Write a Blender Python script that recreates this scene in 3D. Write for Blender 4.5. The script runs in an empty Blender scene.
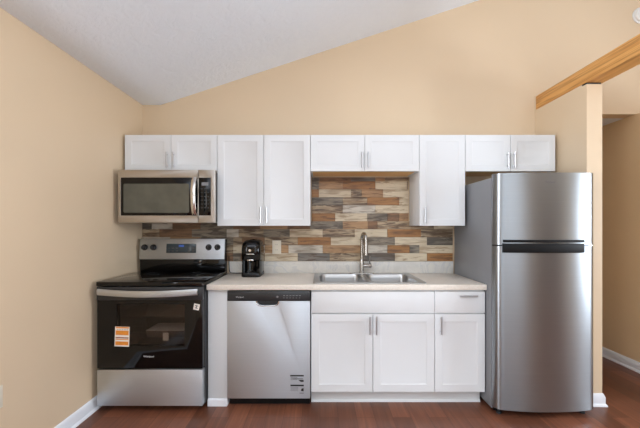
import bpy, bmesh, math, random
from mathutils import Vector, Matrix

random.seed(7)
SC = bpy.context.scene
COL = SC.collection
PI = math.pi

# ------------------------------------------------------------------ camera
cam_data = bpy.data.cameras.new('camera')
cam = bpy.data.objects.new('camera', cam_data)
COL.objects.link(cam)
cam.location = (0.0, -3.14, 1.328)
cam.rotation_euler = (PI / 2, 0, 0)
cam_data.sensor_fit = 'HORIZONTAL'
cam_data.sensor_width = 36.0
cam_data.lens = 340.0 / 640.0 * 36.0
cam_data.shift_y = 13.0 / 640.0
cam_data.clip_start = 0.05
SC.camera = cam

# ------------------------------------------------------------------ world, sun, daylight
world = bpy.data.worlds.new('sky')
SC.world = world
world.use_nodes = True
wn = world.node_tree
for n in list(wn.nodes):
    wn.nodes.remove(n)
wo = wn.nodes.new('ShaderNodeOutputWorld')
wb = wn.nodes.new('ShaderNodeBackground')
ws = wn.nodes.new('ShaderNodeTexSky')
ws.sky_type = 'HOSEK_WILKIE'
ws.turbidity = 3.0
ws.sun_direction = (-0.12, -0.8, 0.58)
wb.inputs['Strength'].default_value = 0.9
wn.links.new(ws.outputs['Color'], wb.inputs['Color'])
wn.links.new(wb.outputs['Background'], wo.inputs['Surface'])


def area(name, loc, rot, sx, sy, power, col, spread=PI):
    d = bpy.data.lights.new(name, 'AREA')
    d.shape = 'RECTANGLE'
    d.size, d.size_y = sx, sy
    d.energy = power
    d.color = col
    d.spread = spread
    o = bpy.data.objects.new(name, d)
    o.location = loc
    o.rotation_euler = rot
    COL.objects.link(o)
    return o


XWL = -1.64                                    # inner face of the left wall
DAY = (0.88, 0.98, 1.10)
# added area lights standing in for daylight at openings arranged out of view
area('daylight_patio', (0.4, -6.2, 1.12), (PI / 2 + 0.25, 0, 0), 2.1, 2.0, 22, DAY)
area('daylight_rear', (2.6, -6.2, 1.5), (PI / 2 + 0.25, 0, 0), 1.5, 1.25, 17, DAY)
area('daylight_gable', (1.85, -6.2, 2.75), (PI / 2, 0, 0), 1.6, 0.7, 16, DAY)
area('daylight_right', (4.3, -2.05, 1.45), (PI / 2 + 0.1, 0, PI / 2 + 0.5), 1.15, 1.25, 100, DAY)
area('added_daylight_left', (XWL + 0.12, -2.9, 1.5), (PI / 2 + 0.1, 0, -PI / 2 - 0.5), 1.3, 1.25, 96, (0.92, 0.98, 1.06))  # added out of view to brighten left-facing sides such as the stub wall
# point light added out of view behind the camera to brighten the ceiling
fill_light_d = bpy.data.lights.new('ceiling_fill', 'POINT')
fill_light_d.energy = 24
fill_light_d.shadow_soft_size = 0.16
fill_light_d.color = (0.92, 0.98, 1.06)
fill_light = bpy.data.objects.new('ceiling_fill', fill_light_d)
fill_light.location = (-0.2, -2.7, 2.3)
COL.objects.link(fill_light)

sun_d = bpy.data.lights.new('sun', 'SUN')
sun_d.energy = 0.4
sun_d.angle = math.radians(1.0)
sun_d.color = (1.0, 0.93, 0.82)
sun = bpy.data.objects.new('sun', sun_d)
sun.rotation_euler = Vector((0.1, 1.0, -0.72)).to_track_quat('-Z', 'Y').to_euler()
COL.objects.link(sun)

SC.view_settings.view_transform = 'Standard'
SC.view_settings.look = 'None'
SC.view_settings.gamma = 1.0
SC.view_settings.use_curve_mapping = False
SC.view_settings.exposure = 0.19


# ------------------------------------------------------------------ materials
def lin(c):
    def f(v):
        v /= 255.0
        return v / 12.92 if v <= 0.04045 else ((v + 0.055) / 1.055) ** 2.4
    return tuple(f(v) for v in c) + (1.0,)


class NT:
    """small wrapper around a principled material"""
    def __init__(self, name):
        self.m = bpy.data.materials.new(name)
        self.m.use_nodes = True
        self.t = self.m.node_tree
        self.b = self.t.nodes['Principled BSDF']

    def node(self, kind, **kw):
        n = self.t.nodes.new(kind)
        for k, v in kw.items():
            setattr(n, k, v)
        return n

    def link(self, a, b):
        self.t.links.new(a, b)

    def coord(self, scale=(1, 1, 1), rot=(0, 0, 0)):
        # geometry position keeps the grain in real size on every object
        g = self.node('ShaderNodeNewGeometry')
        mp = self.node('ShaderNodeMapping')
        mp.inputs['Scale'].default_value = scale
        mp.inputs['Rotation'].default_value = rot
        self.link(g.outputs['Position'], mp.inputs['Vector'])
        return mp.outputs['Vector']

    def noise(self, vec, scale=5.0, detail=3.0, rough=0.5, dist=0.0):
        n = self.node('ShaderNodeTexNoise')
        n.inputs['Scale'].default_value = scale
        n.inputs['Detail'].default_value = detail
        n.inputs['Roughness'].default_value = rough
        n.inputs['Distortion'].default_value = dist
        self.link(vec, n.inputs['Vector'])
        return n.outputs['Fac']

    def ramp(self, fac, stops):
        r = self.node('ShaderNodeValToRGB')
        e = r.color_ramp.elements
        while len(e) < len(stops):
            e.new(0.5)
        for el, (p, c) in zip(e, stops):
            el.position = p
            el.color = c if len(c) == 4 else tuple(c) + (1,)
        self.link(fac, r.inputs['Fac'])
        return r.outputs['Color']

    def maprange(self, fac, a, b, c, d):
        r = self.node('ShaderNodeMapRange')
        for i, v in enumerate((a, b, c, d)):
            r.inputs[i + 1].default_value = v
        self.link(fac, r.inputs[0])
        return r.outputs[0]

    def mix(self, fac, a, b, blend='MIX'):
        n = self.node('ShaderNodeMix', data_type='RGBA', blend_type=blend)
        for s, v in ((n.inputs[0], fac), (n.inputs[6], a), (n.inputs[7], b)):
            if hasattr(v, 'is_linked') or hasattr(v, 'node'):
                self.link(v, s)
            else:
                s.default_value = v
        return n.outputs[2]

    def bump(self, fac, strength=0.2, dist=0.002):
        n = self.node('ShaderNodeBump')
        n.inputs['Strength'].default_value = strength
        n.inputs['Distance'].default_value = dist
        self.link(fac, n.inputs['Height'])
        self.link(n.outputs['Normal'], self.b.inputs['Normal'])

    def set(self, **kw):
        names = {'color': 'Base Color', 'rough': 'Roughness', 'metal': 'Metallic', 'spec': 'Specular IOR Level',
                 'trans': 'Transmission Weight', 'ior': 'IOR', 'alpha': 'Alpha', 'coat': 'Coat Weight',
                 'emit': 'Emission Color', 'emit_s': 'Emission Strength', 'aniso': 'Anisotropic', 'coat_rough': 'Coat Roughness'}
        for k, v in kw.items():
            s = self.b.inputs[names[k]]
            if hasattr(v, 'node'):
                self.link(v, s)
            else:
                s.default_value = v
        return self


M = {}


def plain(name, c, rough=0.5, metal=0.0, var=0.04, scale=6.0, spec=0.5):
    n = NT(name)
    base = lin(c)
    f = n.noise(n.coord(), scale, 3)
    lo = tuple(v * (1 - var) for v in base[:3]) + (1,)
    hi = tuple(min(1, v * (1 + var)) for v in base[:3]) + (1,)
    n.set(color=n.ramp(f, [(0.3, lo), (0.7, hi)]), rough=rough, metal=metal, spec=spec)
    M[name] = n.m
    return n


def painted_wall(name, c):
    n = NT(name)
    b = lin(c)
    v = n.coord()
    f = n.noise(v, 1.3, 2)
    lo = tuple(x * 0.97 for x in b[:3]) + (1,)
    n.set(color=n.ramp(f, [(0.35, lo), (0.65, b)]), rough=0.42, spec=0.35)
    n.bump(n.noise(v, 170, 2), 0.06, 0.002)
    M[name] = n.m


painted_wall('wall_paint', (224, 201, 170))
painted_wall('hall_paint', (236, 208, 166))

n = NT('ceiling_texture')
v = n.coord()
f1 = n.noise(v, 13, 6, 0.62, 1.4)
f2 = n.noise(v, 60, 3, 0.6)
mx = n.node('ShaderNodeMath', operation='MULTIPLY_ADD')
n.link(f2, mx.inputs[0])
mx.inputs[1].default_value = 0.25
n.link(f1, mx.inputs[2])
n.set(color=lin((242, 248, 255)), rough=0.9, spec=0.1)
n.bump(n.ramp(mx.outputs[0], [(0.5, (0, 0, 0)), (0.72, (1, 1, 1))]), 0.36, 0.006)
M['ceiling_texture'] = n.m

n = plain('cabinet_white', (224, 226, 227), 0.36, var=0.012, scale=3)
n = plain('trim_white', (238, 241, 246), 0.35, var=0.012)
plain('plate_white', (226, 218, 200), 0.4)
plain('plastic_white', (232, 230, 226), 0.4)
plain('black_plastic', (15, 15, 16), 0.35, spec=0.3)
plain('grip_black', (12, 12, 13), 0.45, spec=0.2)
plain('black_matte', (14, 14, 15), 0.7)
plain('dark_grey', (48, 50, 52), 0.4)
plain('ring_grey', (26, 26, 28), 0.12, spec=0.3)
plain('charcoal', (42, 43, 45), 0.30)
plain('black_gloss', (8, 7, 7), 0.06, spec=0.36)
plain('chrome', (215, 212, 208), 0.12, 1.0)
plain('nickel', (190, 186, 180), 0.24, 1.0)
plain('handle_nickel', (200, 202, 206), 0.32, 1.0)
plain('print_black', (40, 40, 42), 0.6)
plain('print_grey', (130, 130, 132), 0.6)
plain('print_white', (225, 225, 225), 0.5)
plain('sticker_white', (240, 232, 222), 0.5)
plain('sticker_orange', (224, 140, 44), 0.5, var=0.12, scale=60)
plain('sticker_brown', (150, 95, 70), 0.5)
plain('fridge_side', (128, 129, 132), 0.42, 0.0, var=0.02)
plain('paper', (228, 226, 222), 0.7)
plain('oven_liner', (150, 140, 132), 0.5)
plain('rack_wire', (150, 148, 145), 0.3, 1.0)
plain('knob_black', (18, 18, 20), 0.3)


def wood(name, c0, c1, axis, scale=1.0, rough=0.5, cracks=False):
    n = NT(name)
    s = [22.0 * scale] * 3
    s['XYZ'.index(axis)] = 1.6 * scale
    v = n.coord(tuple(s))
    f = n.noise(v, 1.0, 6, 0.62, 0.8)
    c = n.ramp(f, [(0.3, lin(c0)), (0.72, lin(c1))])
    if cracks:                                          # seasoning splits along the grain
        k = n.noise(n.coord((9, 0.55, 24)), 1.0, 3, 0.5, 0.3)
        band = n.ramp(k, [(0.47, (0, 0, 0)), (0.495, (1, 1, 1)), (0.505, (1, 1, 1)), (0.53, (0, 0, 0))])
        m_ = n.node('ShaderNodeMath', operation='MULTIPLY')
        n.link(band, m_.inputs[0])
        m_.inputs[1].default_value = 0.4
        c = n.mix(m_.outputs[0], c, lin((128, 78, 36)))
    n.set(color=c, rough=rough, spec=0.35)
    n.bump(f, 0.12, 0.002)
    M[name] = n.m


wood('beam_wood', (204, 142, 74), (238, 184, 112), 'Y', cracks=True)
wood('raw_wood', (240, 190, 128), (250, 212, 152), 'X')
wood('added_dark_wood', (58, 40, 30), (82, 58, 42), 'Z')


def steel(name, c, rough, aniso=0.8):
    """brushed stainless with a horizontal grain, so reflections smear up and down"""
    n = NT(name)
    v = n.coord((3.0, 3.0, 520.0))
    f = n.noise(v, 1.0, 2, 0.5)
    b = lin(c)
    lo = tuple(x * 0.95 for x in b[:3]) + (1,)
    n.set(color=n.ramp(f, [(0.3, lo), (0.7, b)]), metal=1.0, rough=rough, aniso=aniso)
    tg = n.node('ShaderNodeTangent', direction_type='RADIAL', axis='Z')
    n.link(tg.outputs['Tangent'], n.b.inputs['Tangent'])
    n.b.inputs['Anisotropic Rotation'].default_value = 0.25
    M[name] = n.m


steel('steel_h', (212, 218, 223), 0.52, 0.7)
steel('steel_v', (158, 163, 167), 0.34)
steel('steel_range', (206, 210, 214), 0.46)
steel('steel_micro', (194, 188, 180), 0.42)
steel('steel_sink', (185, 185, 185), 0.30, 0.0)

# oven and microwave glass
n = NT('oven_window')
n.set(color=lin((205, 192, 182)), rough=0.04, trans=1.0, ior=1.3)
M['oven_window'] = n.m
n = NT('micro_glass')
f = n.noise(n.coord((1, 1, 1)), 9, 2)
n.set(color=n.ramp(f, [(0.3, lin((78, 78, 68))), (0.7, lin((90, 90, 78)))]), rough=0.1, spec=0.7)
M['micro_glass'] = n.m
n = NT('display_glow')
n.set(color=lin((20, 30, 40)), rough=0.1, emit=lin((70, 120, 220)), emit_s=0.35)
M['display_glow'] = n.m
n = NT('display_dim')
n.set(color=lin((34, 46, 52)), rough=0.12, emit=lin((90, 110, 120)), emit_s=0.05)
M['display_dim'] = n.m

# laminate worktop, marble-like lip
n = NT('laminate')
v = n.coord()
f = n.noise(v, 90, 4, 0.7)
g = n.noise(v, 7, 4, 0.6)
c = n.ramp(f, [(0.3, lin((226, 217, 203))), (0.65, lin((238, 230, 219)))])
c = n.mix(n.maprange(g, 0.35, 0.7, 0, 0.3), c, lin((230, 220, 208)))
n.set(color=c, rough=0.32)
M['laminate'] = n.m
n = NT('marble_lip')
v = n.coord()
f = n.noise(v, 5, 4, 0.55, 1.2)
n.set(color=n.ramp(f, [(0.36, lin((214, 211, 204))), (0.5, lin((224, 220, 212))), (0.55, lin((208, 206, 203))), (0.6, lin((222, 218, 209)))]), rough=0.3)
M['marble_lip'] = n.m

# floor: dark red-brown boards running away from the camera
n = NT('floor_boards')
v = n.coord()
br = n.node('ShaderNodeTexBrick')
br.offset = 0.37
br.inputs['Scale'].default_value = 1.0
br.inputs['Brick Width'].default_value = 1.22
br.inputs['Row Height'].default_value = 0.127
br.inputs['Mortar Size'].default_value = 0.0012
br.inputs['Mortar Smooth'].default_value = 0.3
br.inputs['Color1'].default_value = (0, 0, 0, 1)
br.inputs['Color2'].default_value = (1, 1, 1, 1)
br.inputs['Mortar'].default_value = (0.5, 0.5, 0.5, 1)
mp = n.node('ShaderNodeMapping')
mp.inputs['Rotation'].default_value = (0, 0, PI / 2)
n.link(v, mp.inputs['Vector'])
n.link(mp.outputs['Vector'], br.inputs['Vector'])
grain = n.noise(n.coord((30, 1.6, 1)), 1.0, 6, 0.62, 1.0)
cloud = n.noise(n.coord((6, 1.2, 1)), 1.0, 3, 0.5)
c1 = n.ramp(grain, [(0.25, lin((88, 52, 36))), (0.55, lin((118, 72, 52))), (0.8, lin((148, 98, 72)))])
c2 = n.mix(n.maprange(cloud, 0.35, 0.7, 0, 0.5), c1, lin((124, 78, 58)))
c3 = n.mix(0.28, c2, br.outputs['Color'], 'OVERLAY')
c4 = n.mix(br.outputs['Fac'], c3, lin((64, 36, 26)))
n.set(color=c4, rough=n.maprange(grain, 0.2, 0.8, 0.3, 0.42), spec=0.45)
n.bump(grain, 0.08, 0.001)
M['floor_boards'] = n.m

# reclaimed-wood look tiles: one procedural finish per printed colour
TILE = {
    'C': ((204, 188, 160), (220, 206, 180), (158, 134, 106), 0.60),
    'L': ((200, 192, 178), (216, 208, 194), (146, 134, 118), 0.58),
    'O': ((148, 104, 60), (176, 128, 80), (112, 80, 56), 0.60),
    'T': ((166, 128, 90), (192, 156, 116), (126, 96, 70), 0.58),
    'G': ((126, 114, 98), (158, 146, 128), (88, 78, 68), 0.55),
    'D': ((82, 76, 68), (106, 98, 88), (160, 150, 132), 0.66),
    'B': ((104, 102, 98), (138, 130, 120), (88, 72, 58), 0.56),
    'M': ((140, 112, 84), (200, 182, 152), (92, 72, 56), 0.54),
    'R': ((120, 90, 64), (150, 114, 84), (92, 70, 54), 0.58),
}
for k, (a, b, w, th) in TILE.items():
    n = NT('tile_' + k)
    f = n.noise(n.coord((5, 1, 70)), 1.0, 5, 0.6, 0.6)
    g = n.noise(n.coord((6, 1, 42)), 1.0, 4, 0.6, 0.7)
    h = n.noise(n.coord((4, 1, 20)), 1.0, 2, 0.5)
    base = n.ramp(f, [(0.32, lin(a)), (0.66, lin(b))])
    base = n.mix(n.maprange(h, 0.5, 0.64, 0, 0.7), base, lin(w))
    n.set(color=n.mix(n.maprange(g, th - 0.06, th + 0.04, 0, 0.9), base, lin(w)), rough=0.42, spec=0.4)
    M['tile_' + k] = n.m
plain('grout', (150, 132, 112), 0.8)


# ------------------------------------------------------------------ mesh helpers
class MB:
    """collects shapes given in room coordinates and links them as ONE mesh object"""
    def __init__(self):
        self.bm = bmesh.new()
        self.mi = 0

    def _merge(self, t):
        me = bpy.data.meshes.new('t')
        for f in t.faces:
            f.material_index = self.mi
        t.to_mesh(me)
        t.free()
        self.bm.from_mesh(me)
        bpy.data.meshes.remove(me)
        return self

    def mat(self, i):
        self.mi = i
        return self

    def box(self, x0, x1, y0, y1, z0, z1, bev=0.0, seg=2, rot=None, pivot=None):
        t = bmesh.new()
        bmesh.ops.create_cube(t, size=1.0)
        for v in t.verts:
            v.co = Vector(((x0 + x1) / 2 + v.co.x * (x1 - x0), (y0 + y1) / 2 + v.co.y * (y1 - y0), (z0 + z1) / 2 + v.co.z * (z1 - z0)))
        if bev > 0:
            bmesh.ops.bevel(t, geom=t.edges[:], offset=bev, segments=seg, profile=0.5, affect='EDGES', clamp_overlap=True)
        if rot is not None:
            p = Vector(pivot)
            for v in t.verts:
                v.co = rot @ (v.co - p) + p
        return self._merge(t)

    def prism(self, pts, axis, a0, a1, bev=0.0, holes=(), seg=2):
        """polygon pts in the plane across axis, extruded from a0 to a1"""
        def P(p, a):
            if axis == 'z':
                return (p[0], p[1], a)
            if axis == 'y':
                return (p[0], a, p[1])
            return (a, p[0], p[1])
        t = bmesh.new()
        loops = [pts] + list(holes)
        lo, hi = [], []
        for lp in loops:
            lo.append([t.verts.new(P(p, a0)) for p in lp])
            hi.append([t.verts.new(P(p, a1)) for p in lp])
        for L, H in zip(lo, hi):
            k = len(L)
            for i in range(k):
                t.faces.new((L[i], L[(i + 1) % k], H[(i + 1) % k], H[i]))
        if not holes:
            t.faces.new(lo[0])
            t.faces.new(hi[0])
        else:
            for side in (lo, hi):
                ed = []
                for L in side:
                    for i in range(len(L)):
                        ed.append(t.edges.get((L[i], L[(i + 1) % len(L)])))
                bmesh.ops.triangle_fill(t, use_beauty=True, use_dissolve=False, edges=ed)
        bmesh.ops.recalc_face_normals(t, faces=t.faces[:])
        if bev > 0:
            ed = [e for e in t.edges if len(e.link_faces) == 2 and e.calc_face_angle(0) > 0.6]
            bmesh.ops.bevel(t, geom=ed, offset=bev, segments=seg, profile=0.5, affect='EDGES', clamp_overlap=True)
        return self._merge(t)

    def tube(self, pts, r, n=12, cap=True, flat=1.0, up=(0, 0, 1)):
        """swept tube; r a number or a list; flat squashes the section along the second axis"""
        pts = [Vector(p) for p in pts]
        rs = r if isinstance(r, (list, tuple)) else [r] * len(pts)
        t = bmesh.new()
        rings = []
        prev = None
        for i, p in enumerate(pts):
            d = (pts[min(i + 1, len(pts) - 1)] - pts[max(i - 1, 0)]).normalized()
            u = Vector(up)
            if abs(d.dot(u)) > 0.95:
                u = Vector((1, 0, 0)) if prev is None else prev
            a = (u - d * u.dot(d)).normalized()
            prev = a
            b = d.cross(a)
            rings.append([t.verts.new(p + a * rs[i] * math.cos(q) + b * rs[i] * flat * math.sin(q))
                          for q in (2 * PI * k / n for k in range(n))])
        for A, B in zip(rings, rings[1:]):
            for k in range(n):
                t.faces.new((A[k], A[(k + 1) % n], B[(k + 1) % n], B[k]))
        if cap:
            t.faces.new(rings[0][::-1])
            t.faces.new(rings[-1])
        bmesh.ops.recalc_face_normals(t, faces=t.faces[:])
        return self._merge(t)

    def lathe(self, prof, c, axis='z', n=24):
        """prof = [(radius, height)...] revolved about an axis through c"""
        t = bmesh.new()
        c = Vector(c)
        rings = []
        for r, h in prof:
            ring = []
            for k in range(n):
                q = 2 * PI * k / n
                a, b = r * math.cos(q), r * math.sin(q)
                o = {'z': (a, b, h), 'y': (a, h, b), 'x': (h, a, b)}[axis]
                ring.append(t.verts.new(c + Vector(o)))
            rings.append(ring)
        for A, B in zip(rings, rings[1:]):
            for k in range(n):
                t.faces.new((A[k], A[(k + 1) % n], B[(k + 1) % n], B[k]))
        t.faces.new(rings[0][::-1])
        t.faces.new(rings[-1])
        bmesh.ops.remove_doubles(t, verts=t.verts[:], dist=1e-6)
        bmesh.ops.recalc_face_normals(t, faces=t.faces[:])
        return self._merge(t)

    def shaker(self, x0, x1, z0, z1, yf, th=0.019, st=0.052, ch=0.010, dp=0.0045):
        """framed door with a recessed flat panel, front face at yf (towards -y)"""
        t = bmesh.new()
        yb = yf + th
        e = 0.0015

        def ring(dx, y):
            return [t.verts.new((a, y, b)) for a, b in ((x0 + dx, z0 + dx), (x1 - dx, z0 + dx), (x1 - dx, z1 - dx), (x0 + dx, z1 - dx))]
        rings = [ring(0, yb), ring(0, yf + e), ring(e, yf), ring(st, yf), ring(st + 0.003, yf + 0.0015), ring(st + ch, yf + dp)]
        t.faces.new(rings[0])
        for A, B in zip(rings, rings[1:]):
            for i in range(4):
                t.faces.new((A[i], A[(i + 1) % 4], B[(i + 1) % 4], B[i]))
        t.faces.new(rings[-1])
        bmesh.ops.recalc_face_normals(t, faces=t.faces[:])
        return self._merge(t)

    def build(self, name, mats, parent=None, smooth=30):
        me = bpy.data.meshes.new(name)
        org = root_loc(parent) if parent is not None else Vector((0, 0, 0))
        self.bm.normal_update()
        if parent is None and len(self.bm.verts):
            xs = [v.co.x for v in self.bm.verts]
            ys = [v.co.y for v in self.bm.verts]
            zs = [v.co.z for v in self.bm.verts]
            org = Vector(((min(xs) + max(xs)) / 2, (min(ys) + max(ys)) / 2, min(zs)))
        for v in self.bm.verts:
            v.co -= org
        self.bm.to_mesh(me)
        self.bm.free()
        if not isinstance(mats, (list, tuple)):
            mats = [mats]
        for m in mats:
            me.materials.append(M[m])
        if smooth:
            for p in me.polygons:
                p.use_smooth = True
            me.set_sharp_from_angle(angle=math.radians(smooth))
        o = bpy.data.objects.new(name, me)
        COL.objects.link(o)
        if parent is not None:
            o.parent = parent
        else:
            o.location = org
        return o


def root_loc(o):
    while o.parent is not None:
        o = o.parent
    return Vector(o.location)


def tag(o, label, cat, group=None):
    o['label'] = label
    o['category'] = cat
    if group:
        o['group'] = group
    return o


def thing(name, loc, label, cat, group=None):
    o = bpy.data.objects.new(name, None)
    o.empty_display_size = 0.1
    o.location = loc
    COL.objects.link(o)
    return tag(o, label, cat, group)


def struct(name, mb, mats, label=None, smooth=30):
    o = mb.build(name, mats, None, smooth)
    o['kind'] = 'structure'
    if label:
        o['label'] = label
    return o


def text_part(name, txt, size, loc, mat, parent, rotz=0.0, label=None, center=True):
    """flat lettering facing the kitchen (towards -y)"""
    cu = bpy.data.curves.new(name, 'FONT')
    cu.body = txt
    cu.size = size
    cu.extrude = 0.0003
    if center:
        cu.align_x = 'CENTER'
    cu.align_y = 'CENTER'
    tmp = bpy.data.objects.new(name + '_tmp', cu)
    COL.objects.link(tmp)
    bpy.context.view_layer.update()
    me = bpy.data.meshes.new_from_object(tmp)
    bpy.data.objects.remove(tmp)
    me.transform(Matrix.Translation(Vector(loc) - root_loc(parent)) @ Matrix.Rotation(rotz, 4, 'Z') @ Matrix.Rotation(PI / 2, 4, 'X'))
    me.materials.clear()
    me.materials.append(M[mat])
    o = bpy.data.objects.new(name, me)
    COL.objects.link(o)
    o.parent = parent
    if label:
        o['label'] = label
    return o


def arc(cx, cy, rx, ry, a0, a1, n):
    return [(cx + rx * math.cos(math.radians(a0 + (a1 - a0) * i / n)), cy + ry * math.sin(math.radians(a0 + (a1 - a0) * i / n))) for i in range(n + 1)]


def rrect(x0, x1, y0, y1, r, n=6):
    p = []
    for cx, cy, a in ((x1 - r, y1 - r, 0), (x0 + r, y1 - r, 90), (x0 + r, y0 + r, 180), (x1 - r, y0 + r, 270)):
        p += arc(cx, cy, r, r, a, a + 90, n)
    return p


# ------------------------------------------------------------------ room shell
XL, XR, YR = -1.64, 4.4, -6.3
Z0 = 2.455                                   # ceiling height over the left wall
SL = 0.329                                   # rise of the sloped ceiling
XF = -1.47
XRIDGE = 3.3
ZRIDGE = Z0 + SL * (XRIDGE - XF)
ZR = ZRIDGE - SL * (XR - XRIDGE)
HX0, HX1, HZ = 2.10, 2.92, 2.37              # hall: left side, right side, height

mb = MB()
mb.box(XL - 0.2, XR + 0.2, YR - 0.2, 3.3, -0.1, 0.0)
struct('floor', mb, 'floor_boards', smooth=0)

mb = MB()
mb.prism([(YR - 0.12, 0), (0.12, 0), (0.12, Z0), (YR - 0.12, Z0)], 'x', XL - 0.12, XL, holes=[[(-3.7, 0.85), (-2.1, 0.85), (-2.1, 2.15), (-3.7, 2.15)]])
struct('wall_left', mb, 'wall_paint', smooth=0)

mb = MB()
mb.prism([(XL, 0), (HX0, 0), (HX0, HZ), (HX1 + 0.12, HZ), (HX1 + 0.12, 0), (XR, 0), (XR, ZR), (XRIDGE, ZRIDGE), (XF, Z0), (XL, Z0)], 'y', 0.0, 0.12)
struct('wall_back', mb, 'wall_paint', smooth=0)

# right wall with its window opening
mb = MB()
mb.prism([(YR, 0), (0.0, 0), (0.0, ZR), (YR, ZR)], 'x', XR, XR + 0.12, holes=[[(-2.75, 0.8), (-1.35, 0.8), (-1.35, 2.1), (-2.75, 2.1)]])
struct('wall_right', mb, 'wall_paint', smooth=0)

# rear wall (behind the camera): patio door, window and gable window, an invented layout
mb = MB()
mb.prism([(XL, 0), (XR, 0), (XR, ZR), (XRIDGE, ZRIDGE), (XF, Z0), (XL, Z0)], 'y', YR - 0.12, YR,
         holes=[[(-0.7, 0.06), (1.5, 0.06), (1.5, 2.12), (-0.7, 2.12)],
                [(1.85, 0.85), (3.35, 0.85), (3.35, 2.12), (1.85, 2.12)],
                [(1.0, 2.4), (2.7, 2.4), (2.7, 3.1), (1.0, 3.1)]])
struct('wall_rear', mb, 'wall_paint', smooth=0)

mb = MB()
fil = []
for i in range(9):                                      # soft bend between the level strip and the slope
    u = i / 8
    x = XF - 0.10 + 0.26 * u
    fil.append((x, Z0 + SL * 0.13 * u * u * 1.23))
mb.prism([(XL - 0.12, Z0)] + fil + [(XRIDGE, ZRIDGE), (XR + 0.12, ZR - 0.04), (XR + 0.12, ZR + 0.12), (XRIDGE, ZRIDGE + 0.16), (XF, Z0 + 0.16), (XL - 0.12, Z0 + 0.16)],
         'y', YR - 0.12, 0.12)
struct('ceiling', mb, 'ceiling_texture', smooth=30)


def window_frame(name, axis, at, a0, a1, z0, z1, mull):
    mb = MB()
    w, d = 0.06, 0.05

    def bx(p0, p1, q0, q1):
        if axis == 'y':
            mb.box(p0, p1, at - d, at, q0, q1, 0.003)
        else:
            mb.box(at, at + d, p0, p1, q0, q1, 0.003)
    bx(a0, a1, z0, z0 + w)
    bx(a0, a1, z1 - w, z1)
    bx(a0, a0 + w, z0 + w, z1 - w)
    bx(a1 - w, a1, z0 + w, z1 - w)
    for m in mull:
        bx(m - w / 2, m + w / 2, z0 + w, z1 - w)
    struct(name, mb, 'trim_white')


window_frame('door_1', 'y', YR - 0.01, -0.7, 1.5, 0.06, 2.12, [0.4])
window_frame('window_1', 'y', YR - 0.01, 1.85, 3.35, 0.85, 2.12, [2.6])
window_frame('window_2', 'y', YR - 0.01, 1.0, 2.7, 2.4, 3.1, [1.85])
window_frame('added_window_left', 'x', XL - 0.06, -3.7, -2.1, 0.85, 2.15, [-2.9])  # unseen window, added around the left fill light
window_frame('window_3', 'x', XR + 0.01, -2.75, -1.35, 0.8, 2.1, [])

mb = MB()
mb.box(XR - 0.05, XR - 0.001, -6.15, -3.9, 0.0, 2.12, 0.003)
for y in (-6.05, -4.98):
    for z in (0.15, 1.1):
        mb.box(XR - 0.058, XR - 0.048, y, y + 0.95, z, z + 0.85, 0.004)
struct('added_dark_door', mb, 'added_dark_wood')  # unseen dark panel added to darken the refrigerator's reflection

# stub wall beside the refrigerator
SX0, SX1, SY = 1.985, 2.10, -0.61
mb = MB()
mb.prism([(SY, 0), (0.0, 0), (0.0, 2.4045), (SY + 0.05, 2.4045), (SY + 0.05, 2.392), (SY, 2.392)], 'x', SX0, SX1)
struct('wall_partition', mb, 'wall_paint', smooth=0)

# hall behind the opening
mb = MB()
mb.box(HX1, HX1 + 0.12, -0.9, 3.0, 0, HZ)
struct('wall_hall_right', mb, 'hall_paint', smooth=0)
mb = MB()
mb.box(HX0 - 0.12, HX0, 0.12, 3.0, 0, HZ + 0.1)
struct('wall_hall_left', mb, 'hall_paint', smooth=0)
mb = MB()
mb.box(HX0 - 0.12, HX1 + 0.12, 3.0, 3.12, 0, HZ + 0.1)
struct('wall_hall_end', mb, 'hall_paint', smooth=0)
mb = MB()
mb.box(HX0, HX1 + 0.12, 0.12, 3.0, HZ, HZ + 0.1)
struct('ceiling_hall', mb, 'ceiling_texture', smooth=0)

# roof beam resting on the stub wall
mb = MB()
mb.box(1.985, 2.118, YR, -0.012, 2.405, 2.53, 0.004)
struct('beam', mb, 'beam_wood', 'bare timber beam running from the back wall over the stub wall')
mb = MB()
mb.box(1.981, 2.122, -0.012, 0.0, 2.398, 2.538, 0.001)
struct('trim_1', mb, 'wall_paint')
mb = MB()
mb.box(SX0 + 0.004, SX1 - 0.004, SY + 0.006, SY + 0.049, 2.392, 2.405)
struct('gap_shade', mb, 'black_matte')  # matte black strip painted in as the shaded gap under the beam


def baseboard(name, pts, closed_h=0.092, t=0.014):
    """profiled skirting along a chain of floor points, wall on the left of travel"""
    prof = [(0, 0), (t + 0.010, 0), (t + 0.010, 0.006), (t + 0.005, 0.016), (t, 0.020), (t, closed_h - 0.028), (t - 0.004, closed_h - 0.016), (t - 0.008, closed_h - 0.004), (0.003, closed_h), (0, closed_h)]
    b = bmesh.new()
    P = [Vector((p[0], p[1], 0)) for p in pts]
    rings = []
    for i, p in enumerate(P):
        d0 = (p - P[i - 1]).normalized() if i else None
        d1 = (P[i + 1] - p).normalized() if i < len(P) - 1 else None
        if d0 is None:
            d0 = d1
        if d1 is None:
            d1 = d0
        n0 = Vector((d0.y, -d0.x, 0))
        n1 = Vector((d1.y, -d1.x, 0))
        m = (n0 + n1).normalized()
        m = m / max(0.3, m.dot(n0))
        rings.append([b.verts.new(p + m * o + Vector((0, 0, z))) for o, z in prof])
    k = len(prof)
    for A, B in zip(rings, rings[1:]):
        for i in range(k):
            b.faces.new((A[i], A[(i + 1) % k], B[(i + 1) % k], B[i]))
    b.faces.new(rings[0])
    b.faces.new(rings[-1])
    bmesh.ops.recalc_face_normals(b, faces=b.faces[:])
    mb = MB()
    mb._merge(b)
    struct(name, mb, 'trim_white', smooth=40)


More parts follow.
